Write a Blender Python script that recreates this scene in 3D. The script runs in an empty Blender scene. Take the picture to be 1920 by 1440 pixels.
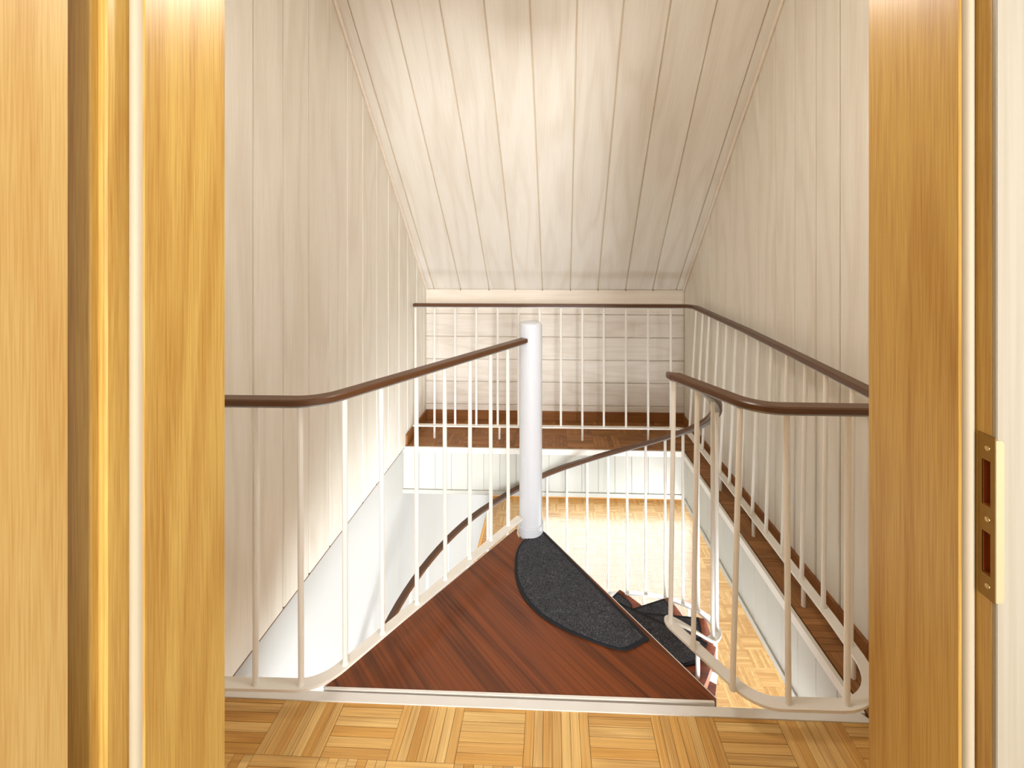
import bpy, bmesh, math, random
from mathutils import Vector, Matrix
random.seed(7)
S = bpy.context.scene
COL = S.collection
PI = math.pi

# ------------------------------------------------------------------ camera
FPX, PX, PY, EYE = 820.0, 1004.0, 455.0, 1.35
cam_d = bpy.data.cameras.new('camera')
cam = bpy.data.objects.new('camera', cam_d); COL.objects.link(cam)
cam_d.sensor_fit = 'HORIZONTAL'; cam_d.sensor_width = 36.0
cam_d.lens = FPX / 1920 * 36.0
cam_d.shift_x = (960 - PX) / 1920.0
cam_d.shift_y = (PY - 720) / 1920.0
cam_d.clip_start = 0.02
cam.location = (0, 0, EYE)
cam.rotation_euler = (PI / 2, 0, math.radians(2.165))
S.camera = cam

# ------------------------------------------------------------------ light
S.view_settings.view_transform = 'Standard'
S.view_settings.look = 'None'
S.view_settings.exposure = 1.52
S.view_settings.gamma = 1.0
S.view_settings.use_curve_mapping = False
W = bpy.data.worlds.new('world'); S.world = W; W.use_nodes = True
W.node_tree.nodes['Background'].inputs[0].default_value = (0.85, 0.92, 1.0, 1)
W.node_tree.nodes['Background'].inputs[1].default_value = 1.0

def area(name, loc, direction, sx, sy, power, color):
    l = bpy.data.lights.new(name, 'AREA'); l.shape = 'RECTANGLE'
    l.size = sx; l.size_y = sy; l.energy = power; l.color = color
    o = bpy.data.objects.new(name, l); COL.objects.link(o)
    o.location = loc
    o.rotation_euler = Vector(direction).to_track_quat('-Z', 'Z').to_euler()
    return o
# daylight entering through the window of the hall behind the camera
area('hall_window_daylight', (0.72, -2.945, 1.45), (0, 1, 0), 0.90, 1.20, 76, (0.97, 0.98, 1.0))
# daylight entering through the far and side windows of the storey below
area('lower_window_daylight', (0.95, 6.70, -1.37), (0, -1, 0), 2.3, 1.9, 25, (0.74, 0.87, 1.0))
area('lower_side_window_daylight', (3.33, 3.0, -1.50), (-1, 0, 0), 2.6, 2.0, 30, (0.80, 0.90, 1.0))
area('lower_front_fill_light', (1.35, 0.32, -1.42), (0, 1, 0), 2.5, 1.9, 94, (0.88, 0.94, 1.0))  # added unseen source throwing light up into the stairwell

S.cycles.max_bounces = 6; S.cycles.diffuse_bounces = 4; S.cycles.glossy_bounces = 2
S.cycles.adaptive_threshold = .02

def add_stairwell_fill():  # added fill light that lifts the upper stairwell walls
    l = bpy.data.lights.new('stairwell_fill_light', 'POINT'); l.energy = FILL_W; l.color = (1.0, .95, .90); l.shadow_soft_size = .07
    o = bpy.data.objects.new('stairwell_fill_light', l); COL.objects.link(o); o.location = (.05, 1.04, 2.03)
FILL_W = 6.0

# ------------------------------------------------------------------ materials
def lin(c):
    return tuple(((v / 255) / 12.92 if v / 255 <= .04045 else ((v / 255 + .055) / 1.055) ** 2.4) for v in c) + (1,)

class NT:
    def __init__(s, name):
        m = bpy.data.materials.new(name); m.use_nodes = True
        s.m = m; s.t = m.node_tree; s.b = s.t.nodes['Principled BSDF']
    def n(s, typ, **kw):
        x = s.t.nodes.new(typ)
        for k, v in kw.items(): setattr(x, k, v)
        return x
    def l(s, a, b): s.t.links.new(a, b)
    def math(s, op, a, b=None, c=None):
        x = s.n('ShaderNodeMath', operation=op)
        for i, v in enumerate((a, b, c)):
            if v is None: continue
            if hasattr(v, 'links') or hasattr(v, 'is_linked'): s.l(v, x.inputs[i])
            else: x.inputs[i].default_value = v
        return x.outputs[0]
    def mix(s, f, a, b):
        x = s.n('ShaderNodeMix', data_type='RGBA')
        for sock, v in ((x.inputs[0], f), (x.inputs[6], a), (x.inputs[7], b)):
            if hasattr(v, 'is_linked'): s.l(v, sock)
            else: sock.default_value = v
        return x.outputs[2]

def wood(name, base, dark, along='Z', rings=26, ring_amt=.5, fibre_amt=.5, vary=0.0, light=None,
         rough=.45, across=6.0, lon=.55, fibre=170, bump=.06, spec=.4, coat=0.0, rot=None):
    k = NT(name)
    tc = k.n('ShaderNodeTexCoord'); oi = k.n('ShaderNodeObjectInfo'); at = k.n('ShaderNodeAttribute', attribute_name='rnd')
    rnd = k.math('FRACT', k.math('ADD', oi.outputs['Random'], at.outputs['Fac']))
    vec = tc.outputs['Object']
    if rot:
        vr = k.n('ShaderNodeVectorRotate', rotation_type='Z_AXIS'); k.l(vec, vr.inputs['Vector']); vr.inputs['Angle'].default_value = rot
        vec = vr.outputs[0]
    comb = k.n('ShaderNodeCombineXYZ')
    for i, q in enumerate((37.0, 61.0, 23.0)): k.l(k.math('MULTIPLY', rnd, q), comb.inputs[i])
    add = k.n('ShaderNodeVectorMath', operation='ADD'); k.l(vec, add.inputs[0]); k.l(comb.outputs[0], add.inputs[1])
    def scaled(a, l):
        m = k.n('ShaderNodeVectorMath', operation='MULTIPLY'); k.l(add.outputs[0], m.inputs[0])
        v = [a, a, a]; v['XYZ'.index(along)] = l; m.inputs[1].default_value = v
        return m.outputs[0]
    n1 = k.n('ShaderNodeTexNoise'); k.l(scaled(across, lon), n1.inputs['Vector'])
    n1.inputs['Scale'].default_value = 1; n1.inputs['Detail'].default_value = 1.5; n1.inputs['Roughness'].default_value = .45
    s1 = k.math('SINE', k.math('MULTIPLY', n1.outputs[0], rings * 2.2))
    ring = k.math('POWER', k.math('MULTIPLY_ADD', s1, .5, .5), 2.2)
    n2 = k.n('ShaderNodeTexNoise'); k.l(scaled(fibre, fibre * .018), n2.inputs['Vector'])
    n2.inputs['Scale'].default_value = 1; n2.inputs['Detail'].default_value = 1.5; n2.inputs['Roughness'].default_value = .6
    fib = k.n('ShaderNodeMapRange'); k.l(n2.outputs[0], fib.inputs[0]); fib.inputs[1].default_value = .38; fib.inputs[2].default_value = .72
    f = k.math('ADD', k.math('MULTIPLY', ring, ring_amt), k.math('MULTIPLY', fib.outputs[0], fibre_amt))
    f = k.math('MINIMUM', f, 1.0)
    b = lin(base)
    if light and vary:
        b = k.mix(rnd, lin(base), lin(light))
    col = k.mix(f, b, lin(dark))
    k.l(col, k.b.inputs['Base Color'])
    k.b.inputs['Roughness'].default_value = rough
    k.b.inputs['Specular IOR Level'].default_value = spec
    if coat:
        k.b.inputs['Coat Weight'].default_value = coat; k.b.inputs['Coat Roughness'].default_value = .12
    return k.m

def plain(name, c, rough=.5, metal=0.0, spec=.5, var=.03, scale=9.0, bump=0.0):
    k = NT(name)
    tc = k.n('ShaderNodeTexCoord'); nz = k.n('ShaderNodeTexNoise'); k.l(tc.outputs['Object'], nz.inputs['Vector'])
    nz.inputs['Scale'].default_value = scale; nz.inputs['Detail'].default_value = 4
    a = lin(c); d = tuple(v * (1 - 4 * var) for v in a[:3]) + (1,)
    k.l(k.mix(k.math('MULTIPLY', nz.outputs[0], .6), a, d), k.b.inputs['Base Color'])
    k.b.inputs['Roughness'].default_value = rough; k.b.inputs['Metallic'].default_value = metal
    k.b.inputs['Specular IOR Level'].default_value = spec
    if bump:
        n3 = k.n('ShaderNodeTexNoise'); k.l(tc.outputs['Object'], n3.inputs['Vector']); n3.inputs['Scale'].default_value = 220
        bp = k.n('ShaderNodeBump'); bp.inputs['Strength'].default_value = bump; bp.inputs['Distance'].default_value = .003
        k.l(n3.outputs[0], bp.inputs['Height']); k.l(bp.outputs[0], k.b.inputs['Normal'])
    return k.m

def carpet(name, c, flake):
    k = NT(name)
    tc = k.n('ShaderNodeTexCoord')
    w = k.n('ShaderNodeTexNoise'); k.l(tc.outputs['Object'], w.inputs['Vector']); w.inputs['Scale'].default_value = 105; w.inputs['Detail'].default_value = 2
    w.inputs['Distortion'].default_value = 2.2
    v = k.math('ABSOLUTE', k.math('SUBTRACT', w.outputs[0], .5))
    line = k.n('ShaderNodeMapRange'); k.l(v, line.inputs[0]); line.inputs[1].default_value = .042; line.inputs[2].default_value = 0.0
    k.l(k.mix(line.outputs[0], lin(c), lin(flake)), k.b.inputs['Base Color'])
    k.b.inputs['Roughness'].default_value = .95; k.b.inputs['Specular IOR Level'].default_value = .15
    bp = k.n('ShaderNodeBump'); bp.inputs['Strength'].default_value = .7; bp.inputs['Distance'].default_value = .004
    k.l(line.outputs[0], bp.inputs['Height']); k.l(bp.outputs[0], k.b.inputs['Normal'])
    return k.m

M = {}
M['panel_v'] = wood('pale_panel_vertical', (237, 231, 218), (211, 197, 176), 'Z', ring_amt=.26, fibre_amt=.3, rings=15, across=6, lon=.8, fibre=300, rough=.55, bump=.03, vary=1, light=(235, 229, 216))
M['panel_c'] = wood('pale_panel_ceiling', (238, 233, 223), (213, 201, 183), 'Y', ring_amt=.28, fibre_amt=.3, rings=15, across=6, lon=.8, fibre=300, rough=.55, bump=.03, vary=1, light=(236, 231, 221))
M['panel_h'] = wood('pale_panel_horizontal', (238, 231, 220), (208, 192, 172), 'X', ring_amt=.28, fibre_amt=.3, rings=15, across=9, lon=1.2, fibre=300, rough=.55, bump=.03, vary=1, light=(235, 227, 216))
M['oak'] = wood('golden_oak', (202, 165, 87), (162, 111, 41), 'Z', ring_amt=.36, fibre_amt=.5, rings=17, across=8, lon=.7, rough=.35, spec=.35, fibre=620)
M['oak_leaf'] = wood('golden_oak_leaf', (203, 170, 106), (176, 128, 60), 'Z', ring_amt=.3, fibre_amt=.5, rings=14, across=8, lon=.5, rough=.4, spec=.3, fibre=620)
M['pocket'] = wood('raw_red_wood', (176, 84, 26), (96, 34, 8), 'Z', rough=.8)
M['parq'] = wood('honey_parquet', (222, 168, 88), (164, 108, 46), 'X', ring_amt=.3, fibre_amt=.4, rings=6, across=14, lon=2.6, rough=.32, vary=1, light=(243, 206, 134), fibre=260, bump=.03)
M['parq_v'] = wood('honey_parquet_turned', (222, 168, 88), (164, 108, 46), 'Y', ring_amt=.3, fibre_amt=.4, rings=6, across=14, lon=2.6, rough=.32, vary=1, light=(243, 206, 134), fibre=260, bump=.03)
M['parq_d'] = wood('shaded_parquet', (156, 104, 56), (96, 56, 24), 'X', ring_amt=.3, fibre_amt=.4, rings=6, across=14, lon=2.6, rough=.4, vary=1, light=(188, 132, 78), fibre=260, bump=.03)  # ledge copy of the honey parquet, shade painted into its tone
M['parq_dv'] = wood('shaded_parquet_turned', (156, 104, 56), (96, 56, 24), 'Y', ring_amt=.3, fibre_amt=.4, rings=6, across=14, lon=2.6, rough=.4, vary=1, light=(188, 132, 78), fibre=260, bump=.03)  # turned ledge strips with the same painted-in shade
M['parq_l'] = wood('lower_parquet', (186, 138, 80), (146, 100, 52), 'X', ring_amt=.2, fibre_amt=.3, rings=10, across=12, lon=2.0, rough=.24, vary=1, light=(216, 172, 110), fibre=160, bump=.02, spec=1.0)
M['joint'] = plain('dark_joint', (92, 56, 24), .8)
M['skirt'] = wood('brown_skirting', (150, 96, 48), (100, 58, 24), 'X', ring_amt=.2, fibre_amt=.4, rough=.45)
M['skirt_l'] = wood('honey_skirting', (226, 168, 92), (176, 118, 52), 'X', ring_amt=.2, fibre_amt=.3, rough=.45)
M['mahog'] = wood('red_mahogany', (134, 68, 26), (68, 30, 8), 'X', ring_amt=.42, fibre_amt=.55, rings=16, across=9, lon=.7, rough=.34, fibre=120, bump=.03, spec=.45, rot=PI / 4)
M['mahog_t'] = wood('red_mahogany_tread', (146, 70, 34), (72, 28, 12), 'X', ring_amt=.4, fibre_amt=.5, rough=.36, fibre=120, bump=.03)
M['rail'] = plain('dark_stained_handrail', (96, 60, 32), .34, spec=.5, var=.1, scale=30)
M['cream'] = plain('cream_gloss_paint', (244, 239, 230), .35, spec=.5, var=.015)
M['steel'] = plain('grey_steel', (168, 170, 172), .35, metal=.6)
M['white'] = plain('white_gloss_paint', (214, 217, 222), .3, spec=.5, var=.01)
M['wallw'] = plain('white_plaster', (192, 190, 184), .85, var=.01, bump=.12)
M['fascia'] = plain('off_white_board', (208, 206, 195), .6, var=.02)
M['trimw'] = wood('pale_trim', (238, 226, 210), (206, 186, 164), 'X', ring_amt=.15, fibre_amt=.15, rough=.5, bump=.02)
M['gap'] = plain('groove_shadow_backing', (222, 204, 176), .8)
M['gap_l'] = plain('lit_groove_backing', (246, 236, 218), .8)  # left wall grooves, light caught by the chamfers painted in as paler tone
M['browngap'] = plain('dark_edge', (110, 78, 50), .8)
M['seal'] = plain('pale_rubber_seal', (180, 166, 140), .6)
M['strip'] = plain('cream_metal_strip', (240, 236, 230), .35, spec=.5)
M['brass'] = plain('aged_brass', (150, 112, 52), .38, metal=.85, var=.06, scale=40)
M['brass_l'] = plain('bright_brass', (205, 175, 115), .3, metal=.85)
M['pale_lip'] = plain('painted_glint_lip', (196, 182, 142), .35, metal=.35)  # strike plate lip, its white reflection put into the colour
M['mat'] = carpet('charcoal_carpet', (54, 55, 60), (150, 150, 156))
M['matedge'] = plain('black_binding', (30, 32, 38), .85, bump=.3)
M['casing'] = wood('pale_washed_casing', (158, 149, 131), (134, 119, 97), 'Z', ring_amt=.2, fibre_amt=.35, rings=10, rough=.45)
M['glass'] = plain('window_glass', (225, 238, 245), .05)

# ------------------------------------------------------------------ mesh helpers
def bm_box(bm, x0, x1, y0, y1, z0, z1):
    v = [bm.verts.new(p) for p in ((x0, y0, z0), (x1, y0, z0), (x1, y1, z0), (x0, y1, z0), (x0, y0, z1), (x1, y0, z1), (x1, y1, z1), (x0, y1, z1))]
    for f in ((0, 3, 2, 1), (4, 5, 6, 7), (0, 1, 5, 4), (1, 2, 6, 5), (2, 3, 7, 6), (3, 0, 4, 7)): bm.faces.new([v[i] for i in f])
def bm_prism(bm, poly, z0, z1):
    """plan polygon (x,y) extruded upwards; z0/z1 may be functions of (x,y)"""
    f0 = z0 if callable(z0) else (lambda x, y: z0)
    f1 = z1 if callable(z1) else (lambda x, y: z1)
    a = sum(poly[i][0] * poly[(i + 1) % len(poly)][1] - poly[(i + 1) % len(poly)][0] * poly[i][1] for i in range(len(poly)))
    if a < 0: poly = poly[::-1]
    lo = [bm.verts.new((x, y, f0(x, y))) for x, y in poly]; hi = [bm.verts.new((x, y, f1(x, y))) for x, y in poly]
    bm.faces.new(lo[::-1]); bm.faces.new(hi)
    n = len(poly)
    for i in range(n): bm.faces.new((lo[i], lo[(i + 1) % n], hi[(i + 1) % n], hi[i]))
def bm_tube(bm, pts, r, seg=10, cap=True):
    pts = [Vector(p) for p in pts]; rings = []
    for i, p in enumerate(pts):
        t = (pts[min(i + 1, len(pts) - 1)] - pts[max(i - 1, 0)]).normalized()
        a = t.cross(Vector((0, 1, 0))) if abs(t.z) > .9 else t.cross(Vector((0, 0, 1)))
        a.normalize(); b = t.cross(a)
        rr = r[i] if isinstance(r, (list, tuple)) else r
        rings.append([bm.verts.new(p + rr * (math.cos(2 * PI * k / seg) * a + math.sin(2 * PI * k / seg) * b)) for k in range(seg)])
    for q in range(len(rings) - 1):
        for k in range(seg):
            bm.faces.new((rings[q][k], rings[q][(k + 1) % seg], rings[q + 1][(k + 1) % seg], rings[q + 1][k]))
    if cap: bm.faces.new(rings[0][::-1]); bm.faces.new(rings[-1])
def bm_sweep(bm, pts, section):
    """section: list of (side, up) offsets swept along pts, kept upright"""
    pts = [Vector(p) for p in pts]; rings = []
    for i, p in enumerate(pts):
        t = (pts[min(i + 1, len(pts) - 1)] - pts[max(i - 1, 0)]).normalized()
        side = t.cross(Vector((0, 0, 1))).normalized(); up = side.cross(t)
        rings.append([bm.verts.new(p + a * side + b * up) for a, b in section])
    n = len(section)
    for q in range(len(rings) - 1):
        for k in range(n):
            bm.faces.new((rings[q][k], rings[q][(k + 1) % n], rings[q + 1][(k + 1) % n], rings[q + 1][k]))
    bm.faces.new(rings[0][::-1]); bm.faces.new(rings[-1])

def obj(name, bm, mat, parent=None, smooth=False, loc=None, kind=None, label=None):
    bmesh.ops.recalc_face_normals(bm, faces=bm.faces)
    me = bpy.data.meshes.new(name); bm.to_mesh(me); bm.free()
    me.materials.append(mat)
    if smooth:
        me.polygons.foreach_set('use_smooth', [True] * len(me.polygons))
        me.set_sharp_from_angle(angle=math.radians(28))
    o = bpy.data.objects.new(name, me); COL.objects.link(o)
    if loc: o.location = loc
    if parent: attach(o, parent)
    if kind: o['kind'] = kind
    if label: o['label'] = label
    return o
def attach(o, parent):
    o.parent = parent
    o.matrix_parent_inverse = Matrix.Translation(-Vector(parent.location)) if parent.rotation_euler.z == 0 else parent.matrix_basis.inverted()
def thing(name, label, cat, loc=(0, 0, 0), group=None):
    o = bpy.data.objects.new(name, None); COL.objects.link(o); o.location = loc; o.empty_display_size = .1
    o['label'] = label; o['category'] = cat
    if group: o['group'] = group
    return o
def struct(name, bm, mat, label=None, **kw):
    return obj(name, bm, mat, kind='structure', label=label, **kw)
def box_obj(name, dims, mat, parent=None, bev=0.0, **kw):
    bm = bmesh.new(); bm_box(bm, *dims)
    if bev: bmesh.ops.bevel(bm, geom=bm.edges[:], offset=bev, segments=2, affect='EDGES')
    return obj(name, bm, mat, parent, **kw)
def clip(poly, region):
    """Sutherland-Hodgman against a convex counter-clockwise region"""
    out = poly
    for i in range(len(region)):
        a, b = region[i], region[(i + 1) % len(region)]
        inp, out = out, []
        if not inp: return []
        side = lambda p: (b[0] - a[0]) * (p[1] - a[1]) - (b[1] - a[1]) * (p[0] - a[0])
        for j in range(len(inp)):
            p, q = inp[j], inp[(j + 1) % len(inp)]
            sp, sq = side(p), side(q)
            if sp >= 0: out.append(p)
            if (sp >= 0) != (sq >= 0):
                t = sp / (sp - sq); out.append((p[0] + t * (q[0] - p[0]), p[1] + t * (q[1] - p[1])))
    return out
def parea(p):
    return abs(sum(p[i][0] * p[(i + 1) % len(p)][1] - p[(i + 1) % len(p)][0] * p[i][1] for i in range(len(p)))) / 2

# ------------------------------------------------------------------ room geometry (metres; x right, y away, z up)
YB = 3.324                                        # knee wall at the back
def xl(y): return -.966 - (YB - y) * .0138        # face of the left wall panels
def xr(y): return .992 + (YB - y) * .019          # face of the right wall panels
def zc(y): return .995 + (YB - y) * 1.045         # sloped ceiling
ZTOP = 2.62
YTOP = YB - (ZTOP - .995) / 1.045
Y_EDGE = 1.288                                    # front edge of the stair opening
Y_BACK = 2.868                                    # back edge of the stair opening
def xe(y): return .853 + (2.868 - y) * .029       # right edge of the stair opening
SLAB = -.30
LOW = -2.60
Y_LOW = 6.80
C = Vector((-.099, 2.035))                        # spiral column
ZB, ZR = .09, .909                                # bottom bar / handrail heights
T = .012                                          # panel thickness

# ---- upper floor slab with parquet
bm = bmesh.new()
bm_prism(bm, [(-1.7, -3.0), (1.7, -3.0), (1.7, .45), (xr(.45) + .1, .45), (xr(1.26) + .1, 1.264), (xl(1.26) - .03, 1.264), (xl(.45) - .03, .45), (-1.7, .45)], SLAB, -.006)
bm_prism(bm, [(xe(1.264), 1.2641), (xr(1.264) + .1, 1.2641), (xr(YB) + .1, Y_BACK), (xe(Y_BACK), Y_BACK)], SLAB, -.006)
bm_prism(bm, [(xl(Y_BACK) - .03, Y_BACK), (xr(Y_BACK) + .1, Y_BACK), (xr(YB) + .1, YB + .1), (xl(YB) - .03, YB + .1)], SLAB, -.006)
floor = struct('floor', bm, M['joint'], 'upper landing floor of basket weave parquet around the stair opening')
PS, PX0, PY0, NF = .1775, .102, 1.125, 7
FW = PS / NF
meshes = {}
def finger_mesh(turned, mat):
    key = (turned, mat.name)
    if key not in meshes:
        bm = bmesh.new(); a, b = (FW / 2, PS / 2) if turned else (PS / 2, FW / 2)
        g = .0005
        bm_box(bm, -a + g, a - g, -b + g, b - g, -.006, 0)
        bmesh.ops.bevel(bm, geom=[e for e in bm.edges if all(v.co.z > -.001 for v in e.verts)], offset=.0006, segments=1, affect='EDGES')
        me = bpy.data.meshes.new('parquet_strip'); bm.to_mesh(me); bm.free(); me.materials.append(mat); meshes[key] = me
    return meshes[key]
def strips(region, j0, j1, i0, i1):
    for i in range(i0, i1):
        for j in range(j0, j1):
            turned = (i + j) % 2 == 1
            for k in range(NF):
                if turned: x0, x1, y0, y1 = PX0 + i * PS + k * FW, PX0 + i * PS + (k + 1) * FW, PY0 + j * PS, PY0 + (j + 1) * PS
                else: x0, x1, y0, y1 = PX0 + i * PS, PX0 + (i + 1) * PS, PY0 + j * PS + k * FW, PY0 + j * PS + (k + 1) * FW
                g = .0005
                full = [(x0, y0), (x1, y0), (x1, y1), (x0, y1)]
                p = clip(full, region)
                if len(p) < 3: continue
                ar = parea(p)
                if ar < .00006: continue
                yield turned, ((x0 + x1) / 2, (y0 + y1) / 2), p, ar > PS * FW * .999, full
def parquet_parts(region, j0, j1, i0, i1, mh, mv):
    for turned, c, p, whole, full in strips(region, j0, j1, i0, i1):
        mat = mv if turned else mh
        if whole:
            o = bpy.data.objects.new('parquet_strip', finger_mesh(turned, mat)); COL.objects.link(o); o.location = (c[0], c[1], 0)
            attach(o, floor)
        else:
            bm = bmesh.new(); cx = sum(q[0] for q in p) / len(p); cy = sum(q[1] for q in p) / len(p)
            bm_prism(bm, [((q[0] - c[0]) + (-.0005 if q[0] > cx else .0005), (q[1] - c[1]) + (-.0005 if q[1] > cy else .0005)) for q in p], -.006, 0)
            obj('parquet_strip', bm, mat, floor, loc=(c[0], c[1], 0))
def parquet_stuff(name, region, j0, j1, i0, i1, mat, parent, z=0.0, depth=.006):
    verts, faces, rnd = [], [], []
    for turned, c, p, whole, full in strips(region, j0, j1, i0, i1):
        cx = sum(q[0] for q in p) / len(p); cy = sum(q[1] for q in p) / len(p)
        n = len(p); b = len(verts)
        q = [(a[0] + (-.0006 if a[0] > cx else .0006), a[1] + (-.0006 if a[1] > cy else .0006)) for a in p]
        verts += [(x, y, z - depth) for x, y in q] + [(x, y, z) for x, y in q]
        faces.append([b + n + k for k in range(n)]); r = random.random(); rnd.append(r)
        for k in range(n):
            faces.append([b + k, b + (k + 1) % n, b + n + (k + 1) % n, b + n + k]); rnd.append(r)
    me = bpy.data.meshes.new(name); me.from_pydata(verts, [], faces); me.materials.append(mat)
    a = me.attributes.new('rnd', 'FLOAT', 'FACE'); a.data.foreach_set('value', rnd)
    o = bpy.data.objects.new(name, me); COL.objects.link(o); attach(o, parent); o['kind'] = 'stuff'
    return o
land = [(xl(1.1) + .001, PY0), (xr(1.1) - .001, PY0), (xr(1.26) - .001, 1.262), (xl(1.26) + .001, 1.262)]
parquet_parts(land, 0, 1, -7, 6, M['parq'], M['parq_v'])
parquet_stuff('parquet_field', [(-.99, .59), (1.0, .59), (1.0, PY0), (-.99, PY0)], -5, 0, -7, 6, M['parq'], floor)
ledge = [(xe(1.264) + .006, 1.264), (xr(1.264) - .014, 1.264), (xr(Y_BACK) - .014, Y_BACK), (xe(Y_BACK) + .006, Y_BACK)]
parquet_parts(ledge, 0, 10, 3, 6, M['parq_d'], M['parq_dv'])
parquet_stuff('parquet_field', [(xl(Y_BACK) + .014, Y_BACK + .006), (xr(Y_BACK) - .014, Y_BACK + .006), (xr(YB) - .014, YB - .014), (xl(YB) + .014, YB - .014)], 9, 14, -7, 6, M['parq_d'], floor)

# ---- left wall (plaster below, panelling above)
bm = bmesh.new()
bm_prism(bm, [(xl(.58) - T, .58), (xl(YB) - T, YB), (xl(Y_LOW) - T, Y_LOW + .1), (-1.25, Y_LOW + .1), (-1.25, .58)], LOW - .02, 2.75)
wall_left = struct('wall_left', bm, M['wallw'], 'left wall, pale vertical wood panelling above white plaster')
def wall_panels(xf, grooves, sgn, parent, zbot):
    """vertical tongue-and-groove boards; sgn=+1: faces +x"""
    for a, b in zip(grooves[:-1], grooves[1:]):
        bm = bmesh.new(); g, ch = .0028, .0035
        def pt(y, d):
            return (xf(y) - sgn * d, y)
        poly = [pt(a + g, T), pt(b - g, T), pt(b - g, ch), pt(b - g - ch, 0), pt(a + g + ch, 0), pt(a + g, ch)]
        c = (pt((a + b) / 2, 0)[0], (a + b) / 2)
        top = lambda x, y: min(zc(min(y + c[1], YB)) - .002, ZTOP)
        bm_prism(bm, [(p[0] - c[0], p[1] - c[1]) for p in poly], zbot(a, b), top)
        obj('panel', bm, M['panel_v'], parent, loc=(c[0], c[1], 0))
GL = [.59, .752, .92, 1.087, 1.253, 1.42, 1.579, 1.745, 1.906, 2.066, 2.232, 2.406, 2.575, 2.75, 2.908, 3.097, 3.262, YB]
wall_panels(xl, GL, 1, wall_left, lambda a, b: .001)
bm = bmesh.new(); bm_prism(bm, [(xl(1.29) - .001, 1.29), (xl(2.86) - .001, 2.86), (xl(2.86) - T, 2.86), (xl(1.29) - T, 1.29)], -.006, .0008)
obj('panel_edge', bm, M['browngap'], wall_left)
bm = bmesh.new()
bm_prism(bm, [(xl(.59) - T * .7, .59), (xl(YB) - T * .7, YB), (xl(YB) - T + .0002, YB), (xl(.59) - T + .0002, .59)], .002, lambda x, y: min(zc(y) - .003, ZTOP))
obj('groove_backing', bm, M['gap_l'], wall_left)

# ---- right wall
bm = bmesh.new()
bm_prism(bm, [(xr(.58) + T, .58), (xr(YB) + T, YB + .1), (1.25, YB + .1), (1.25, .58)], SLAB, 2.75)
wall_right = struct('wall_right', bm, M['gap'], 'right wall of pale vertical wood panelling')
GR = [.59, .74, .886, 1.03, 1.175, 1.318, 1.459, 1.6, 1.738, 1.882, 2.035, 2.189, 2.343, 2.501, 2.641, 2.781, 2.918, 3.06, 3.2, YB]
wall_panels(xr, GR, -1, wall_right, lambda a, b: .001)

# ---- back knee wall of horizontal boards
bm = bmesh.new(); bm_prism(bm, [(xl(YB) - .02, YB + T), (xr(YB) + .02, YB + T), (xr(YB) + .02, YB + .12), (xl(YB) - .02, YB + .12)], SLAB, 1.05)
wall_back = struct('wall_back', bm, M['gap'], 'low back wall of pale horizontal boards under the sloped ceiling')
zs = [0.001, .114, .288, .460, .633, .806, .872]
for a, b in zip(zs[:-1], zs[1:]):
    bm = bmesh.new(); g, ch = .0012, .004
    x0, x1 = xl(YB) + .001, xr(YB) - .001
    prof = [(YB + T, a + g), (YB + ch, a + g), (YB, a + g + ch), (YB, b - g - ch), (YB + ch, b - g), (YB + T, b - g)]
    A = [bm.verts.new((x0, y, z - a)) for y, z in prof]; B = [bm.verts.new((x1, y, z - a)) for y, z in prof]
    bm.faces.new(A); bm.faces.new(B[::-1])
    for i in range(6): bm.faces.new((A[i], B[i], B[(i + 1) % 6], A[(i + 1) % 6]))
    obj('board', bm, M['panel_h'], wall_back, loc=(0, 0, a))
box_obj('top_board', (xl(YB) + .001, xr(YB) - .001, YB - .008, YB + T, .874, .994), M['trimw'], wall_back, bev=.002)
# nails left at the ends of the ceiling boards
for x in (-.698, -.48, -.28, -.073, .139, .347, .555, .758):
    bm = bmesh.new(); bm_tube(bm, [(x, YB - .0085, .990), (x, YB - .0115, .990)], .004, 8)
    obj('nail', bm, M['browngap'], wall_back)

# ---- sloped ceiling with boards
bm = bmesh.new()
yb = YB + .12
vs = []
for x in (-1.25, 1.25):
    vs.append([bm.verts.new((x, y, z)) for y, z in ((yb, zc(yb) + .02), (YTOP, ZTOP + .02), (.45, ZTOP + .02), (.45, ZTOP + .16), (YTOP, ZTOP + .16), (yb, zc(yb) + .16))])
a, b = vs
bm.faces.new(a); bm.faces.new(b[::-1])
for i in range(6): bm.faces.new((a[i], b[i], b[(i + 1) % 6], a[(i + 1) % 6]))
ceiling = struct('ceiling', bm, M['gap'], 'steep sloped ceiling of pale boards running down to the back wall')
slope = math.atan(1.045); L = (YB - YTOP) / math.cos(slope)
SK = -.0195 * math.cos(slope)                    # boards run very slightly askew
xb = [-.905, -.698, -.48, -.28, -.073, .139, .347, .555, .758, .935]
skl = -.0138 * math.cos(slope); skr = .019 * math.cos(slope)
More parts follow.
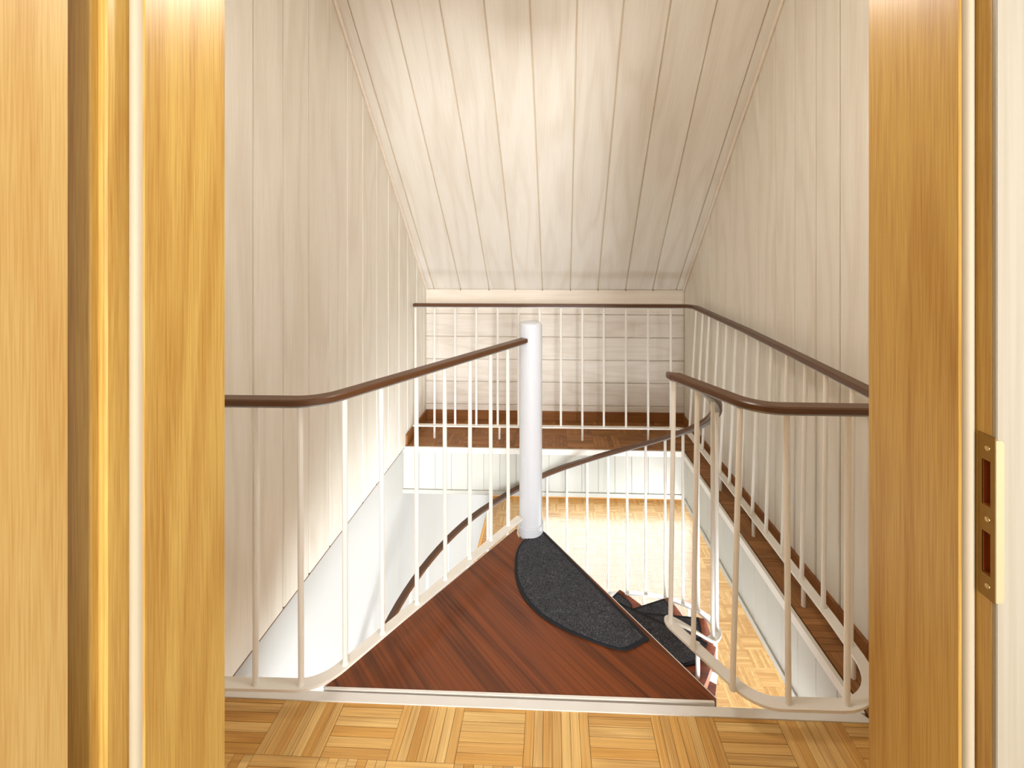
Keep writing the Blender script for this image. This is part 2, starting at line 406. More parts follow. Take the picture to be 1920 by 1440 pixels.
def ceil_board(name, xa, xbb, ska, skb, mat, lift=0.0, ch=.003, edge=True):
    """board lying in the slope; local y runs up the slope"""
    bm = bmesh.new(); g = .003
    sec = [(xa + g, .014), (xbb - g, .014), (xbb - g, ch), (xbb - g - ch, 0), (xa + g + ch, 0), (xa + g, ch)]
    c = (xa + xbb) / 2
    R = []
    for s in (0, L):
        R.append([bm.verts.new((x - c + (ska if x < c else skb) * s, s, z)) for x, z in sec])
    bm.faces.new(R[0]); bm.faces.new(R[1][::-1])
    for i in range(6): bm.faces.new((R[0][i], R[1][i], R[1][(i + 1) % 6], R[0][(i + 1) % 6]))
    o = obj(name, bm, mat)
    o.rotation_euler = (-slope, 0, PI)
    o.rotation_euler = (PI - slope, 0, 0)
    o.matrix_world = Matrix.Translation((c, YB, .995 - lift)) @ Matrix(((1, 0, 0, 0), (0, -math.cos(slope), math.sin(slope), 0), (0, math.sin(slope), math.cos(slope), 0), (0, 0, 0, 1)))
    m = o.matrix_world.copy(); o.parent = ceiling; o.matrix_parent_inverse = ceiling.matrix_basis.inverted(); o.matrix_basis = m
    return o
for a, b in zip(xb[:-1], xb[1:]): ceil_board('panel', a, b, SK if a > -.9 else skl, SK if b < .9 else skr, M['panel_c'])
ceil_board('groove_backing', xl(YB) + .004, xr(YB) - .004, skl, skr, M['gap'], lift=-.0115)
ceil_board('border_board', xl(YB) + .002, -.905, skl, skl, M['panel_c'], lift=0)
ceil_board('border_board', .935, xr(YB) - .002, skr, skr, M['panel_c'], lift=0)
for n, (xf, sg) in enumerate(((xl, 1), (xr, -1)), 1):
    bm = bmesh.new()
    pts = [(xf(y) + sg * .007, y, zc(y) - .010) for y in (YB - .009, 2.8, 2.3, YTOP)]
    bm_tube(bm, pts, .009, 10)
    struct('trim_%d' % n, bm, M['trimw'], 'slim pale bead along the %s edge of the sloped ceiling' % ('left', 'right')[n - 1], smooth=True)
bm = bmesh.new(); bm_box(bm, -1.05, 1.07, .585, YTOP, ZTOP, ZTOP + .019)
obj('flat_panel', bm, M['panel_c'], ceiling)

# ---- skirting boards
bm = bmesh.new(); bm_prism(bm, [(xl(YB) + .001, YB - .0005), (xr(YB) - .001, YB - .0005), (xr(YB) - .001, YB - .013), (xl(YB) + .001, YB - .013)], .0005, .072)
struct('baseboard_back', bm, M['skirt'], 'brown skirting board along the back wall')
bm = bmesh.new(); bm_prism(bm, [(xr(1.27) - .0005, 1.27), (xr(YB - .014) - .0005, YB - .014), (xr(YB - .014) - .013, YB - .014), (xr(1.27) - .013, 1.27)], .0005, .055)
struct('baseboard_right', bm, M['skirt'], 'brown skirting board along the right wall')
bm = bmesh.new(); bm_prism(bm, [(xl(2.872) + .0005, 2.872), (xl(YB - .014) + .0005, YB - .014), (xl(YB - .014) + .013, YB - .014), (xl(2.872) + .013, 2.872)], .0005, .072)
struct('baseboard_left', bm, M['skirt'], 'brown skirting board along the left wall on the back ledge')
bm = bmesh.new(); bm_prism(bm, [(xl(.6) + .0005, .6), (xl(1.255) + .0005, 1.255), (xl(1.255) + .012, 1.255), (xl(.6) + .012, .6)], .0005, .055)
struct('baseboard_landing', bm, M['skirt_l'], 'honey skirting board along the left wall of the landing')

# ---- painted edging of the stair opening
bm = bmesh.new()
bm_prism(bm, [(xl(1.27) + .014, 1.262), (.905, 1.262), (.882, 1.288), (xl(1.28) + .022, 1.288)], -.02, .003)
struct('trim_3', bm, M['strip'], 'cream metal strip along the parquet edge of the landing')
def fascia(tag, p0, p1, nrm, label):
    """boards hung on the edge of the slab from p0 to p1; nrm points into the opening"""
    p0, p1, nrm = Vector(p0), Vector(p1), Vector(nrm)
    d = (p1 - p0); ln = d.length; d.normalize()
    def strip(s0, s1, d0, d1, z0, z1):
        bm = bmesh.new(); q = [p0 + d * s0 + nrm * d0, p0 + d * s1 + nrm * d0, p0 + d * s1 + nrm * d1, p0 + d * s0 + nrm * d1]
        bm_prism(bm, [(v.x, v.y) for v in q], z0, z1); return bm
    root = struct(tag, strip(0, ln, .0005, .003, SLAB, -.03), M['fascia'], label)
    n = round(ln / .105)
    for k in range(n):
        obj('board', strip(k * ln / n + .0015, (k + 1) * ln / n - .0015, .003, .009, SLAB + .024, -.034), M['fascia'], root)
    obj('top_rail', strip(0, ln, .0005, .014, -.034, .001), M['cream'], root)
    obj('bottom_rail', strip(0, ln, .003, .016, SLAB - .004, SLAB + .022), M['fascia'], root)
    return root
fascia('trim_4', (xl(2.868) - T, Y_BACK), (xe(2.868) - .016, Y_BACK), (0, -1), 'white boarded fascia under the back ledge of the stair opening')
dd = Vector((xe(1.29) - xe(2.868), 1.29 - 2.868)).normalized()
fascia('trim_5', (xe(2.868), 2.868), (xe(1.29), 1.29), (-abs(dd.y), -dd.x * 0 - .029), 'white boarded fascia under the right ledge of the stair opening')

# ---- wall between hall and stairwell, hall shell behind the camera
bm = bmesh.new()
bm_box(bm, -1.7, -.56, .45, .58, SLAB, 2.78); bm_box(bm, .50, 1.7, .45, .58, SLAB, 2.78); bm_box(bm, -.56, .50, .45, .58, 2.06, 2.78)
struct('wall_front', bm, M['panel_v'], 'partition wall holding the oak door frame')
bm = bmesh.new()
WX0, WX1, WZ0, WZ1 = .27, 1.17, .85, 2.05
bm_box(bm, -1.7, WX0, -3.1, -3.0, 0, 2.6); bm_box(bm, WX1, 1.7, -3.1, -3.0, 0, 2.6); bm_box(bm, WX0, WX1, -3.1, -3.0, 0, WZ0); bm_box(bm, WX0, WX1, -3.1, -3.0, WZ1, 2.6)
struct('wall_rear', bm, M['wallw'], 'hall wall with the window behind the viewpoint')
for s, n in ((-1, 'wall_hall_left'), (1, 'wall_hall_right')):
    bm = bmesh.new(); bm_box(bm, min(s * 1.7, s * 1.8), max(s * 1.7, s * 1.8), -3.1, .58, SLAB, 2.78); struct(n, bm, M['wallw'], 'plain plastered side wall of the hall')
bm = bmesh.new(); bm_box(bm, -1.7, 1.7, -3.0, .45, 2.6, 2.7); struct('ceiling_hall', bm, M['wallw'], 'white ceiling of the hall')
def window(name, axis, pos, a0, a1, z0, z1, label):
    """frame bars and pane; axis 'y' = wall facing along y"""
    bm = bmesh.new(); bar = .05
    cuts = [(a0, a0 + bar, z0, z1), (a1 - bar, a1, z0, z1), (a0, a1, z0, z0 + bar), (a0, a1, z1 - bar, z1), ((a0 + a1) / 2 - .02, (a0 + a1) / 2 + .02, z0, z1)]
    for u0, u1, w0, w1 in cuts:
        if axis == 'y': bm_box(bm, u0, u1, pos - .02, pos + .02, w0, w1)
        else: bm_box(bm, pos - .02, pos + .02, u0, u1, w0, w1)
    r = struct(name, bm, M['white'], label)
    bm = bmesh.new()
    if axis == 'y': bm_box(bm, a0 + bar, a1 - bar, pos - .003, pos + .003, z0 + bar, z1 - bar)
    else: bm_box(bm, pos - .003, pos + .003, a0 + bar, a1 - bar, z0 + bar, z1 - bar)
    obj('pane', bm, M['glass'], r)
window('window_1', 'y', -3.03, WX0, WX1, WZ0, WZ1, 'hall window behind the viewpoint')

# ---- lower storey
bm = bmesh.new(); bm_box(bm, -1.25, 3.5, .2, Y_LOW + .1, LOW - .1, LOW - .003)
floor_low = struct('floor_lower', bm, M['joint'], 'sunlit honey parquet floor of the storey below')
parquet_stuff('parquet_field', [(-1.0, 1.0), (3.4, 1.0), (3.4, Y_LOW), (-1.04, Y_LOW)], -1, 33, -7, 19, M['parq_l'], floor_low, z=LOW, depth=.003)
bm = bmesh.new()
bm_box(bm, -1.25, -.30, Y_LOW, Y_LOW + .15, LOW, SLAB); bm_box(bm, 2.2, 3.5, Y_LOW, Y_LOW + .15, LOW, SLAB)
bm_box(bm, -.30, 2.2, Y_LOW, Y_LOW + .15, LOW, -2.40); bm_box(bm, -.30, 2.2, Y_LOW, Y_LOW + .15, -.40, SLAB)
struct('wall_lower_back', bm, M['wallw'], 'white far wall of the storey below')
window('window_2', 'y', Y_LOW + .08, -.30, 2.2, -2.40, -.40, 'wide window in the far wall of the storey below')
bm = bmesh.new()
bm_box(bm, 3.4, 3.55, .2, 1.6, LOW, SLAB); bm_box(bm, 3.4, 3.55, 4.4, Y_LOW, LOW, SLAB); bm_box(bm, 3.4, 3.55, 1.6, 4.4, LOW, -2.55); bm_box(bm, 3.4, 3.55, 1.6, 4.4, -.45, SLAB)
struct('wall_lower_right', bm, M['wallw'], 'white side wall of the storey below')
window('window_3', 'x', 3.48, 1.6, 4.4, -2.55, -.45, 'garden window in the side wall of the storey below')
bm = bmesh.new()
bm_box(bm, -1.25, .10, .1, .2, LOW, SLAB); bm_box(bm, 2.60, 3.5, .1, .2, LOW, SLAB); bm_box(bm, .10, 2.60, .1, .2, LOW, -2.45); bm_box(bm, .10, 2.60, .1, .2, -.40, SLAB)
window('added_window_4', 'y', .13, .10, 2.60, -2.45, -.40, 'unseen window added as a light source in the near wall of the storey below')  # frame for the added light source, out of view below the landing
struct('wall_lower_front', bm, M['wallw'], 'white near wall of the storey below')
bm = bmesh.new()
bm_box(bm, 1.25, 3.5, .2, Y_LOW, SLAB, SLAB + .1); bm_box(bm, -1.25, 1.25, YB + .1, Y_LOW, SLAB, SLAB + .1)
struct('ceiling_lower', bm, M['wallw'], 'white ceiling of the storey below')
bm = bmesh.new(); bm_box(bm, -1.03, 3.4, Y_LOW - .014, Y_LOW, LOW, LOW + .10); struct('baseboard_lower_back', bm, M['skirt_l'], 'honey skirting board along the far wall downstairs')
bm = bmesh.new(); bm_prism(bm, [(xl(3) - T, 3), (xl(YB) - T, YB), (xl(Y_LOW) - T, Y_LOW - .015), (xl(Y_LOW) - T + .013, Y_LOW - .015), (xl(3) - T + .013, 3)], LOW, LOW + .07); struct('baseboard_lower_left', bm, M['skirt_l'], 'honey skirting board along the left wall downstairs')

# ------------------------------------------------------------------ oak door frame, open leaf, strike plate
door = bpy.data.objects.new('door_1', None); COL.objects.link(door); door['kind'] = 'structure'; door['label'] = 'golden oak door frame with an open oak door leaf'
door.location = (0, .5, 0)
def jamb(poly, mat, name='frame_post', z1=2.05):
    bm = bmesh.new(); c = poly[0]
    bm_prism(bm, [(p[0] - c[0], p[1] - c[1]) for p in poly], 0.001, z1)
    return obj(name, bm, mat, door, loc=(c[0], c[1], 0))
jamb([(-.45, .585), (-.45, .4675), (-.4512, .466), (-.465, .466), (-.465, .441), (-.467, .439), (-.469, .4405), (-.469, .46), (-.56, .46), (-.56, .585)], M['oak'])
jamb([(-.469, .4595), (-.469, .447), (-.482, .447), (-.482, .440), (-.56, .440), (-.56, .4595)], M['oak'], 'architrave')
jamb([(.412, .585), (.412, .4595), (.4132, .458), (.4245, .458), (.50, .458), (.50, .585)], M['oak'])
# rebate on the lock side with two pockets behind the strike plate
XS, YA, YBk = .4242, .4382, .458
root = None
PK = [(1.027, 1.068), (1.094, 1.138)]
bm = bmesh.new()
for z0, z1 in ((.001, 1.027), (1.068, 1.094), (1.138, 2.05)): bm_box(bm, XS - .424, .46 - .424, YA - .44, YBk - .44, z0, z1)
for z0, z1 in PK:
    bm_box(bm, XS - .424, .46 - .424, YA - .44, .4386 - .44, z0, z1); bm_box(bm, XS - .424, .46 - .424, .4470 - .44, YBk - .44, z0, z1)
obj('frame_post', bm, M['oak'], door, loc=(.424, .44, 0))
for z0, z1 in PK:
    bm = bmesh.new()
    for d in ((.436, .4372, .4390, .4466, z0, z1), (.4246, .436, .4386, .4390, z0, z1), (.4246, .436, .4466, .4470, z0, z1), (.4246, .436, .4390, .4466, z0, z0 + .0006), (.4246, .436, .4390, .4466, z1 - .0006, z1)): bm_box(bm, *d)
    obj('latch_pocket', bm, M['pocket'], door)
bm = bmesh.new(); bm_box(bm, XS + .0002 - .424, .56 - .424, -.0061, -.0021, .001, 2.05)
bmesh.ops.bevel(bm, geom=[e for e in bm.edges if all(abs(v.co.x - (XS + .0002 - .424)) < 1e-5 and v.co.y < -.005 for v in e.verts)], offset=.0006, segments=2, affect='EDGES')
casing = obj('architrave', bm, M['casing'], door, loc=(.424, .43 + .010, 0), label='pale washed wood casing on the lock side')
for x0, x1, y in ((-.4645, -.4515, .466), (.4135, .4237, .458)):
    bm = bmesh.new(); n = 8
    poly = [(x0, y)] + [((x0 + x1) / 2 - (x1 - x0) / 2 * math.cos(PI * k / n), y - .0065 * math.sin(PI * k / n)) for k in range(1, n)] + [(x1, y)]
    bm_prism(bm, poly, .001, 2.045); obj('seal', bm, M['seal'], door, smooth=True, label='pale rubber door seal')
box_obj('frame_head', (-.56, .50, .44, .585, 2.052, 2.13), M['oak'], door)
leaf = box_obj('door_leaf', (-.02, .02, -.86, 0, .008, 2.03), M['oak_leaf'], door, bev=.0015, loc=(-.49, .4086, 0))
# strike plate
bm = bmesh.new(); x0, x1 = .4230, .4242
pl = [(1.004, 1.027), (1.068, 1.094), (1.138, 1.163)]
for z0, z1 in pl: bm_box(bm, x0, x1, .4342, .451, z0, z1)
for z0, z1 in PK: bm_box(bm, x0, x1, .4342, .4386, z0, z1); bm_box(bm, x0, x1, .4470, .451, z0, z1)
plate = obj('strike_plate', bm, M['brass'], door, label='aged brass strike plate with two latch holes')
bm = bmesh.new(); n = 6; hw = .0075; lip = [(.4230, 1.006), (.4230 + hw - .004, 1.006)] + [(.4230 + hw - .004 + .004 * math.sin(PI / 2 * k / n), 1.010 - .004 * math.cos(PI / 2 * k / n)) for k in range(1, n + 1)]
lip += [(.4230 + hw - .004 + .004 * math.cos(PI / 2 * k / n), 1.157 + .004 * math.sin(PI / 2 * k / n)) for k in range(n + 1)] + [(.4230, 1.161)]
A = [bm.verts.new((x, .4342, z)) for x, z in lip]; B = [bm.verts.new((x, .4330, z)) for x, z in lip]
bm.faces.new(A[::-1]); bm.faces.new(B)
for i in range(len(lip)): bm.faces.new((A[i], A[(i + 1) % len(lip)], B[(i + 1) % len(lip)], B[i]))
lp = obj('lip', bm, M['pale_lip'], plate)
for z in (1.150, 1.081, 1.016):
    bm = bmesh.new(); bm_tube(bm, [(.4232, .4415, z), (.4226, .4415, z), (.4224, .4415, z)], [.0026, .0024, .0012], 12)
    obj('screw', bm, M['brass_l'], plate, smooth=True)

# ------------------------------------------------------------------ spiral staircase
stair = thing('spiral_staircase', 'spiral staircase with white column, red mahogany landing and dark matted treads', 'staircase', (C.x, C.y, LOW))
bm = bmesh.new(); n = 40
prof = [(.001, LOW + .0), (.053, LOW + .0), (.053, .966), (.052, .972), (.046, .9785), (.03, .983), (.001, .9845)]
rings = [[bm.verts.new((r * math.cos(2 * PI * k / n), r * math.sin(2 * PI * k / n), z)) for k in range(n)] for r, z in prof]
for q in range(len(rings) - 1):
    for k in range(n): bm.faces.new((rings[q][k], rings[q][(k + 1) % n], rings[q + 1][(k + 1) % n], rings[q + 1][k]))
bm.faces.new(rings[0][::-1]); bm.faces.new(rings[-1])
obj('column', bm, M['white'], stair, smooth=True, loc=(C.x, C.y, 0))
def collar(z0, z1, r=.0585):
    bm = bmesh.new(); ro, ri, e = r, .0535, .002
    prof = [(ri, z0), (ro - e, z0), (ro, z0 + e), (ro, z1 - e), (ro - e, z1), (ri, z1)]
    rg = [[bm.verts.new((a * math.cos(2 * PI * k / n), a * math.sin(2 * PI * k / n), z)) for k in range(n)] for a, z in prof]
    for q in range(len(rg)):
        for k in range(n): bm.faces.new((rg[q][k], rg[q][(k + 1) % n], rg[(q + 1) % len(rg)][(k + 1) % n], rg[(q + 1) % len(rg)][k]))
    return obj('collar', bm, M['white'], stair, smooth=True, loc=(C.x, C.y, 0))
collar(.004, .050)
# landing: triangular board between column and parquet
al = []
for k in range(9):
    a = math.radians(165 + (345 - 165) * k / 8); al.append((C.x + .066 * math.cos(a), C.y + .066 * math.sin(a)))
land_poly = [(-.689, 1.303), (.472, 1.306), (.484, 1.312)] + [(-.036, 2.036)] + al[::-1] + [(-.172, 2.052)]
def inset(poly, d):
    out = []; n = len(poly)
    c = Vector((sum(p[0] for p in poly) / n, sum(p[1] for p in poly) / n))
    return poly
bm = bmesh.new(); bm_prism(bm, [(p[0] - C.x, p[1] - C.y) for p in land_poly], -.038, .002)
landing = obj('landing', bm, M['mahog'], stair, loc=(C.x, C.y, 0), label='red brown mahogany landing board with diagonal grain')
def edge_strip(p, q, w, z0, z1, mat, name='edge_strip'):
    p, q = Vector(p), Vector(q); d = (q - p).normalized(); nn = Vector((-d.y, d.x))
    bm = bmesh.new(); bm_prism(bm, [tuple(p), tuple(q), tuple(q + nn * w), tuple(p + nn * w)], z0, z1)
    return obj(name, bm, mat, landing)
edge_strip((.476, 1.3055), (-.689, 1.3022), .007, -.045, .0035, M['cream'])
edge_strip((-.691, 1.303), (-.1735, 2.052), .004, -.06, .0005, M['cream'])
edge_strip((-.035, 2.037), (.485, 1.3125), .003, -.05, .0012, M['cream'])
# treads
RISE, STEP, OFF, RT = 2.6 / 14, 25.5, .052, .80
def line_pt(phi, off, r):
    a = math.radians(phi); return (C.x + math.cos(a) * r - math.sin(a) * off, C.y + math.sin(a) * r + math.cos(a) * off)
MAT = [(0, 0), (.004, .07), (.030, .132), (.068, .172), (.108, .200), (.170, .234), (.237, .253), (.300, .258), (.364, .250), (.418, .230), (.468, .205), (.515, .176), (.560, .146), (.612, .102), (.626, .066), (.632, 0)]
def mat_local(w, d, border):
    """half-oval outline; chord on local x axis from 0..w, bulging to -y"""
    sx, sy = (w - 2 * border) / .632, (d - 2 * border) / .258
    out = []
    for i in range(len(MAT) - 1):
        p = [Vector(MAT[max(0, min(len(MAT) - 1, i + k))]) for k in (-1, 0, 1, 2)]
        for k in range(3):
            u = k / 3
            q = .5 * ((2 * p[1]) + (p[2] - p[0]) * u + (2 * p[0] - 5 * p[1] + 4 * p[2] - p[3]) * u * u + (3 * p[1] - p[0] - 3 * p[2] + p[3]) * u ** 3)
            out.append((border + q.x * sx, -border - max(q.y, 0) * sy))
    out.append((border + MAT[-1][0] * sx, -border))
    return out
def make_mat(phi, off, r0, z, w, d, label):
    o = thing('stair_mat', label, 'mat', (*line_pt(phi, off, r0), z), group='half oval stair mats')
    o.rotation_euler = (0, 0, math.radians(phi))
    bm = bmesh.new(); bm_prism(bm, mat_local(w, d, 0), .0005, .006)
    b = obj('binding', bm, M['matedge']); b.parent = o
    bm = bmesh.new(); inner = mat_local(w, d, .013)
    bm_prism(bm, inner, .0045, .0095)
    bmesh.ops.bevel(bm, geom=[e for e in bm.edges if all(v.co.z > .009 for v in e.verts)], offset=.003, segments=2, affect='EDGES')
    b = obj('pile', bm, M['mat'], smooth=True); b.parent = o
    return o
for i in range(1, 14):
    f0, f1 = -55 + STEP * (i - 1), -55 + STEP * i
    z = -RISE * i
    poly = [line_pt(f0, OFF - .035, .075), line_pt(f0, OFF - .035, RT)]
    a0, a1 = f0 + 1.5, f1 + 3.5
    for k in range(1, 5):
        a = math.radians(a0 + (a1 - a0) * k / 5); poly.append((C.x + RT * math.cos(a), C.y + RT * math.sin(a)))
    poly += [line_pt(f1, OFF, RT), line_pt(f1, OFF, .075)]
    bm = bmesh.new(); bm_prism(bm, [(p[0] - C.x, p[1] - C.y) for p in poly], -.036, 0)
    tr = obj('tread', bm, M['mahog_t'], stair, loc=(C.x, C.y, z))
    bm = bmesh.new()
    p, q = Vector(line_pt(f1, OFF - .05, .05)), Vector(line_pt(f1, OFF - .05, RT + .012)); d = (q - p).normalized(); nn = Vector((-d.y, d.x)) * .02
    bm_prism(bm, [tuple(p - nn), tuple(q - nn), tuple(q + nn), tuple(p + nn)], z - .075, z - .0365)
    obj('bracket', bm, M['cream'], tr)
    collar(z - .055, z + .004)
make_mat(-55.6, OFF - .003, .022, .002, .665, .272, 'charcoal half oval mat on the mahogany landing')
ords = ['first', 'second', 'third', 'fourth', 'fifth']
for i in range(1, 6):
    make_mat(-55 + STEP * i, OFF - .004, .07, -RISE * i, .70, .285, 'dark half oval mat on the %s tread below the landing' % ords[i - 1])

# ------------------------------------------------------------------ railings
def fillet(pts):
    """pts: (x,y,r) -> dense plan polyline with rounded corners"""
    out = [Vector(pts[0][:2])]
    for i in range(1, len(pts) - 1):
        p, a, b = Vector(pts[i][:2]), Vector(pts[i - 1][:2]), Vector(pts[i + 1][:2]); r = pts[i][2]
        u, v = (a - p).normalized(), (b - p).normalized()
        if r <= 0: out.append(p); continue
        ang = u.angle(v); t = r / math.tan(ang / 2)
        t = min(t, (a - p).length * .95, (b - p).length * .95); r = t * math.tan(ang / 2)
        bis = (u + v).normalized(); cc = p + bis * (r / math.sin(ang / 2))
        s, e = p + u * t - cc, p + v * t - cc
        a0, a1 = math.atan2(s.y, s.x), math.atan2(e.y, e.x)
        da = (a1 - a0 + PI) % (2 * PI) - PI
        for k in range(11): out.append(cc + r * Vector((math.cos(a0 + da * k / 10), math.sin(a0 + da * k / 10))))
    out.append(Vector(pts[-1][:2]))
    return out
def rail_section(w, h):
    c = .0035
    return [(-w / 2 + c, -h / 2), (w / 2 - c, -h / 2), (w / 2, -h / 2 + c), (w / 2, h / 2 - c), (w / 2 - c, h / 2), (-w / 2 + c, h / 2), (-w / 2, h / 2 - c), (-w / 2, -h / 2 + c)]
HAND = rail_section(.042, .0195)
FLAT = [(-.017, -.004), (.017, -.004), (.017, .004), (-.017, .004)]
CORE = [(-.012, -.0150), (.012, -.0150), (.012, -.0099), (-.012, -.0099)]
BR = .0078
def rails(root, path_hand, path_bar):
    bm = bmesh.new(); bm_sweep(bm, path_hand, HAND); obj('handrail', bm, M['rail'], root, smooth=True, label='dark stained wooden handrail')
    bm = bmesh.new(); bm_sweep(bm, path_hand, CORE); obj('rail_core', bm, M['steel'], root, label='grey steel strip under the handrail')
    bm = bmesh.new(); bm_sweep(bm, path_bar, FLAT); obj('bottom_bar', bm, M['cream'], root)
def baluster(root, b, t, mid=None, foot=True):
    bm = bmesh.new(); b, t = Vector(b), Vector(t)
    pts = [b, b + (t - b) * .004, b + (t - b) * .012] + ([Vector(mid)] if mid else []) + [t]
    rr = [BR * 1.35, BR * 1.25, BR] + ([BR] if mid else []) + [BR]
    bm_tube(bm, [p - b for p in pts], rr, 10)
    return obj('baluster', bm, M['cream'], root, smooth=True, loc=tuple(b))
def z3(pts, z): return [(p.x, p.y, z) for p in pts]

# left: between wall, landing edge and column
lr = thing('landing_railing', 'white railing with brown handrail bending from the left wall to the column', 'railing', (-.72, 1.2, 0))
hp = fillet([(-.972, 1.196, 0), (-.655, 1.199, .13), (-.127, 1.986, 0)])
bp = fillet([(-.976, 1.215, 0), (-.662, 1.219, .13), (-.146, 2.000, 0)])
rails(lr, z3(hp, ZR - .003), z3(bp, ZB))
bot = [(-.844, 1.215), (-.713, 1.218), (-.616, 1.282), (-.545, 1.388), (-.47, 1.507), (-.398, 1.62), (-.327, 1.731), (-.258, 1.841), (-.194, 1.94)]
top = [(-.834, 1.197), (-.706, 1.201), (-.608, 1.262), (-.541, 1.366), (-.465, 1.482), (-.394, 1.59), (-.32, 1.698), (-.254, 1.797), (-.193, 1.893)]
for k, (b, t) in enumerate(zip(bot, top)):
    baluster(lr, (*b, ZB + .004), (*t, ZR - .016), mid=(-.833, 1.203, .66) if k == 0 else None)
for x0, z in ((-.9835, ZR - .012), (-.9835, ZB)):      # wall plates
    bm = bmesh.new(); bm_box(bm, x0 - .008, x0 + .003, 1.17, 1.24, z - .02, z + .03); obj('wall_plate', bm, M['cream'], lr)

# gallery: back ledge, right ledge, return along the landing
gr = thing('gallery_railing', 'long white railing with brown handrail round the back and right ledges', 'railing', (.93, 2.9, 0))
zb_far = .918
hand_plan = fillet([(-.955, 2.99, 0), (.952, 3.005, .07), (.958, 2.2, 0), (.948, 1.7, 0), (.934, 1.188, .09), (.548, 1.190, .12), (.405, 1.455, 0)])
hand = [(p.x, p.y, ZR + (.012 if p.y > 2.5 else .012 * max(0, (p.y - 1.3) / 1.2))) for p in hand_plan]
bar_plan = fillet([(-.955, 2.99, 0), (.905, 3.0, .07), (.912, 2.68, 0), (.926, 2.08, 0), (.936, 1.5, 0), (.928, 1.222, .15), (.560, 1.218, .12), (.398, 1.452, 0)])
bar = z3(bar_plan, ZB)
rails(gr, hand, bar)
def xat(path, y):
    """x of a plan path on the right ledge for a given y"""
    best = None
    for a, b in zip(path[:-1], path[1:]):
        if a.x > .85 and b.x > .85 and (a.y - y) * (b.y - y) <= 0 and a.y != b.y:
            best = a.x + (y - a.y) / (b.y - a.y) * (b.x - a.x); break
    return best if best else .92
xs = [-.945, -.812, -.668, -.521, -.373, -.23, -.084, .061, .207, .353, .503, .652, .804]
for k, x in enumerate(xs):
    baluster(gr, (x, 2.992 + .004, ZB + .004), (x, 2.996, ZR - .006))
    if k in (1, 4, 8, 11):
        bm = bmesh.new(); xx = x if k != 4 else x + .012; bm_tube(bm, [(xx, 2.995, .0005), (xx, 2.995, ZB - .004)], BR, 10)
        obj('foot', bm, M['cream'], gr, smooth=True)
for k, y in enumerate([2.925, 2.80, 2.69, 2.55, 2.43, 2.31, 2.185, 2.06, 1.935, 1.805, 1.672, 1.545, 1.405]):
    baluster(gr, (xat(bar_plan, y), y, ZB + .004), (xat(hand_plan, y), y, ZR - .006 - .0))
    if k in (4, 7, 10, 12):
        bm = bmesh.new(); bm_tube(bm, [(xat(bar_plan, y), y - .012, .0005), (xat(bar_plan, y), y - .012, ZB - .004)], BR, 10)
        obj('foot', bm, M['cream'], gr, smooth=True)
bot = [(.393, 1.467), (.437, 1.372), (.508, 1.252), (.645, 1.220), (.803, 1.223)]
top = [(.404, 1.467), (.450, 1.372), (.520, 1.230), (.625, 1.191), (.785, 1.190)]
for b, t in zip(bot, top): baluster(gr, (*b, ZB + .004), (*t, ZR - .015))

# spiral railing
sr = thing('spiral_railing', 'curved white railing with brown handrail winding down the spiral stairs', 'railing', (C.x + .8, C.y, LOW))
HT = [(-49, .909), (-42, .868), (-30, .79), (-10, .618), (14.3, .405), (41, .175), (66.9, -.025), (87.4, -.165), (104, -.283), (121, -.387), (141.6, -.53), (159.6, -.655), (180, -.80), (220, -1.10), (300, -1.70)]
BT = [(-49, .09), (-44, .012), (-38, -.055), (-30, -.125), (-2.2, -.349), (10.7, -.453), (27, -.584), (46.4, -.735), (54, -.797), (90, -1.075), (120, -1.30), (160, -1.60), (220, -2.05), (270, -2.42)]
RAD = [(-49, .752), (-44, .758), (-35, .778), (-20, .80), (0, .808), (300, .808)]
def tab(tb, a):
    if a <= tb[0][0]: return tb[0][1]
    for i in range(len(tb) - 1):
        if tb[i][0] <= a <= tb[i + 1][0]:
            p0, p1, p2, p3 = tb[max(i - 1, 0)], tb[i], tb[i + 1], tb[min(i + 2, len(tb) - 1)]
            h = p2[0] - p1[0]; u = (a - p1[0]) / h
            m1 = (p2[1] - p0[1]) / (p2[0] - p0[0]); m2 = (p3[1] - p1[1]) / (p3[0] - p1[0])
            return (2 * u**3 - 3 * u**2 + 1) * p1[1] + (u**3 - 2 * u**2 + u) * h * m1 + (-2 * u**3 + 3 * u**2) * p2[1] + (u**3 - u**2) * h * m2
    return tb[-1][1]
def hpt(a, tb, dr=0):
    r = tab(RAD, a) + dr; q = math.radians(a); return (C.x + r * math.cos(q), C.y + r * math.sin(q), tab(tb, a))
def turn(p0, d0, p1, d1, z0, z1, n=12):
    """bezier link between the gallery rail end and the helix start"""
    out = []
    p0, d0, p1, d1 = Vector(p0), Vector(d0), Vector(p1), Vector(d1)
    for k in range(n):
        u = k / n; a, b, c_, d_ = (1 - u)**3, 3 * u * (1 - u)**2, 3 * u * u * (1 - u), u**3
        q = a * p0 + b * (p0 + d0) + c_ * (p1 - d1) + d_ * p1
        s = .5 * u + .5 * u * u * (3 - 2 * u); out.append((q.x, q.y, z0 + (z1 - z0) * s))
    return out
A0 = -28
def tang(a):
    q = math.radians(a); return Vector((-math.sin(q), math.cos(q)))
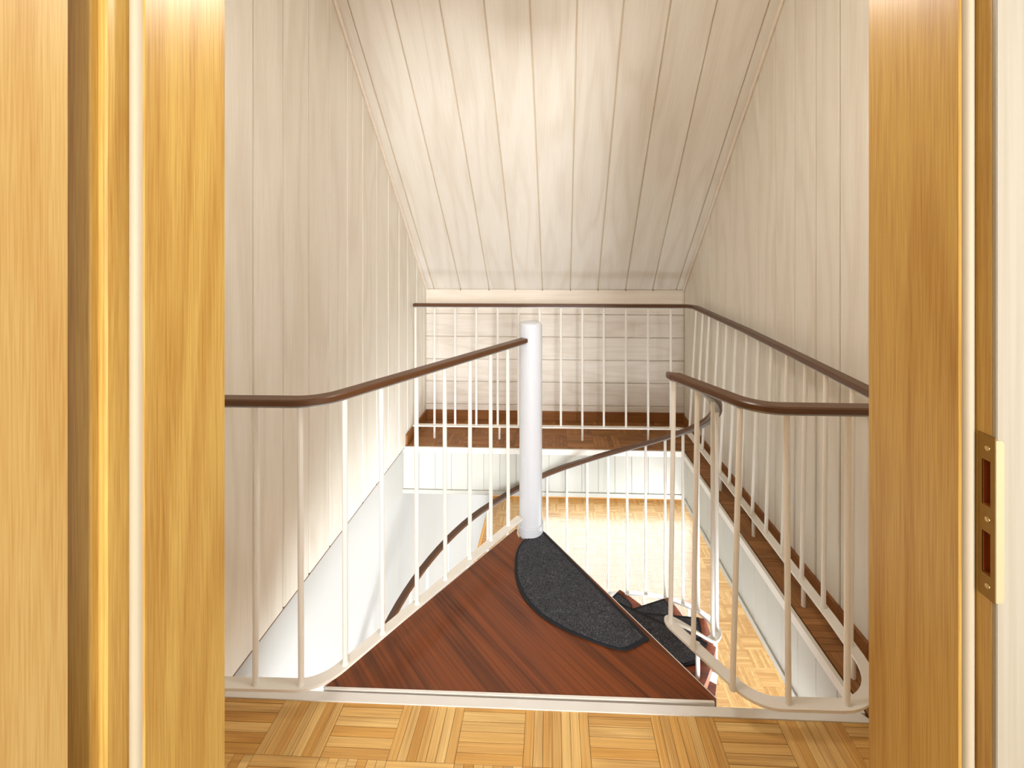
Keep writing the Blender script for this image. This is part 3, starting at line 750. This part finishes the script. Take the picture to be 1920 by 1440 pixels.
def loop(p, prev, z, zend, tb, deg):
    """tight right-hand loop from the end of the gallery rail into the helix"""
    p = Vector(p); h = (p - Vector(prev)).normalized(); r = .034
    c = p + r * Vector((h.y, -h.x)); a0 = math.atan2(p.y - c.y, p.x - c.x)
    out = []
    n = 12
    for k in range(n + 1):
        a = a0 - math.radians(deg) * k / n
        out.append((c.x + r * math.cos(a), c.y + r * math.sin(a), z - (z - zend) * .10 * (k / n) ** 2))
    a = a0 - math.radians(deg); hd = Vector((math.sin(a), -math.cos(a)))
    e = hpt(A0, tb)
    link = turn(out[-1][:2], hd * .06, e[:2], tang(A0) * .05, out[-1][2], e[2], 16)
    return out + link[1:] + [hpt(q, tb) for q in range(A0, 301 if tb is HT else 269, 4)]
hand = loop((.405, 1.455), (.548, 1.190), ZR, hpt(A0, HT)[2], HT, 92)
bar = loop((.398, 1.452), (.560, 1.218), ZB, hpt(A0, BT)[2], BT, 100)
rails(sr, hand, bar)
angs = [-27, -16.5, -6.5, -1.5 + 8.5, 17.3, 27.7, 38.1, 47.4, 56.7, 66.6, 76.1, 85.2, 94.6, 103.6, 112.7, 122, 131.5, 141.4, 150, 159.5, 169, 178.5, 188, 197.5, 207, 216.5, 226]
for k, a in enumerate(angs):
    b, t = hpt(a, BT), hpt(a, HT)
    baluster(sr, (b[0], b[1], b[2] + .004), (t[0], t[1], t[2] - .014))
for i in range(1, 11):
    a = -55 + STEP * i - 8
    if a > 220: break
    b = hpt(a, BT); bm = bmesh.new(); bm_tube(bm, [(b[0], b[1], -RISE * i - .03), (b[0], b[1], b[2] - .004)], BR, 10)
    obj('foot', bm, M['cream'], sr, smooth=True)

# ------------------------------------------------------------------ pendant added to brighten the upper walls, unseen above the view
lamp = thing('added_pendant', 'unseen white pendant added as fill light over the landing above the door head', 'lamp', (.05, 1.04, 2.62))
bm = bmesh.new(); bm_tube(bm, [(.05, 1.04, 2.62), (.05, 1.04, 2.60), (.05, 1.04, 2.59)], [.05, .05, .03], 20)
obj('rose', bm, M['white'], lamp, smooth=True)
bm = bmesh.new(); bm_tube(bm, [(.05, 1.04, 2.59), (.05, 1.04, 2.18)], .004, 8)
obj('cord', bm, M['white'], lamp)
bm = bmesh.new(); n = 28
prof = [(.02, 2.18), (.06, 2.175), (.12, 2.145), (.155, 2.115), (.158, 2.115), (.122, 2.15), (.06, 2.182), (.02, 2.187)]
rg = [[bm.verts.new((.05 + r * math.cos(2 * PI * k / n), 1.04 + r * math.sin(2 * PI * k / n), z)) for k in range(n)] for r, z in prof]
for q in range(len(rg)):
    for k in range(n): bm.faces.new((rg[q][k], rg[q][(k + 1) % n], rg[(q + 1) % len(rg)][(k + 1) % n], rg[(q + 1) % len(rg)][k]))
obj('shade', bm, M['white'], lamp, smooth=True)
add_stairwell_fill()
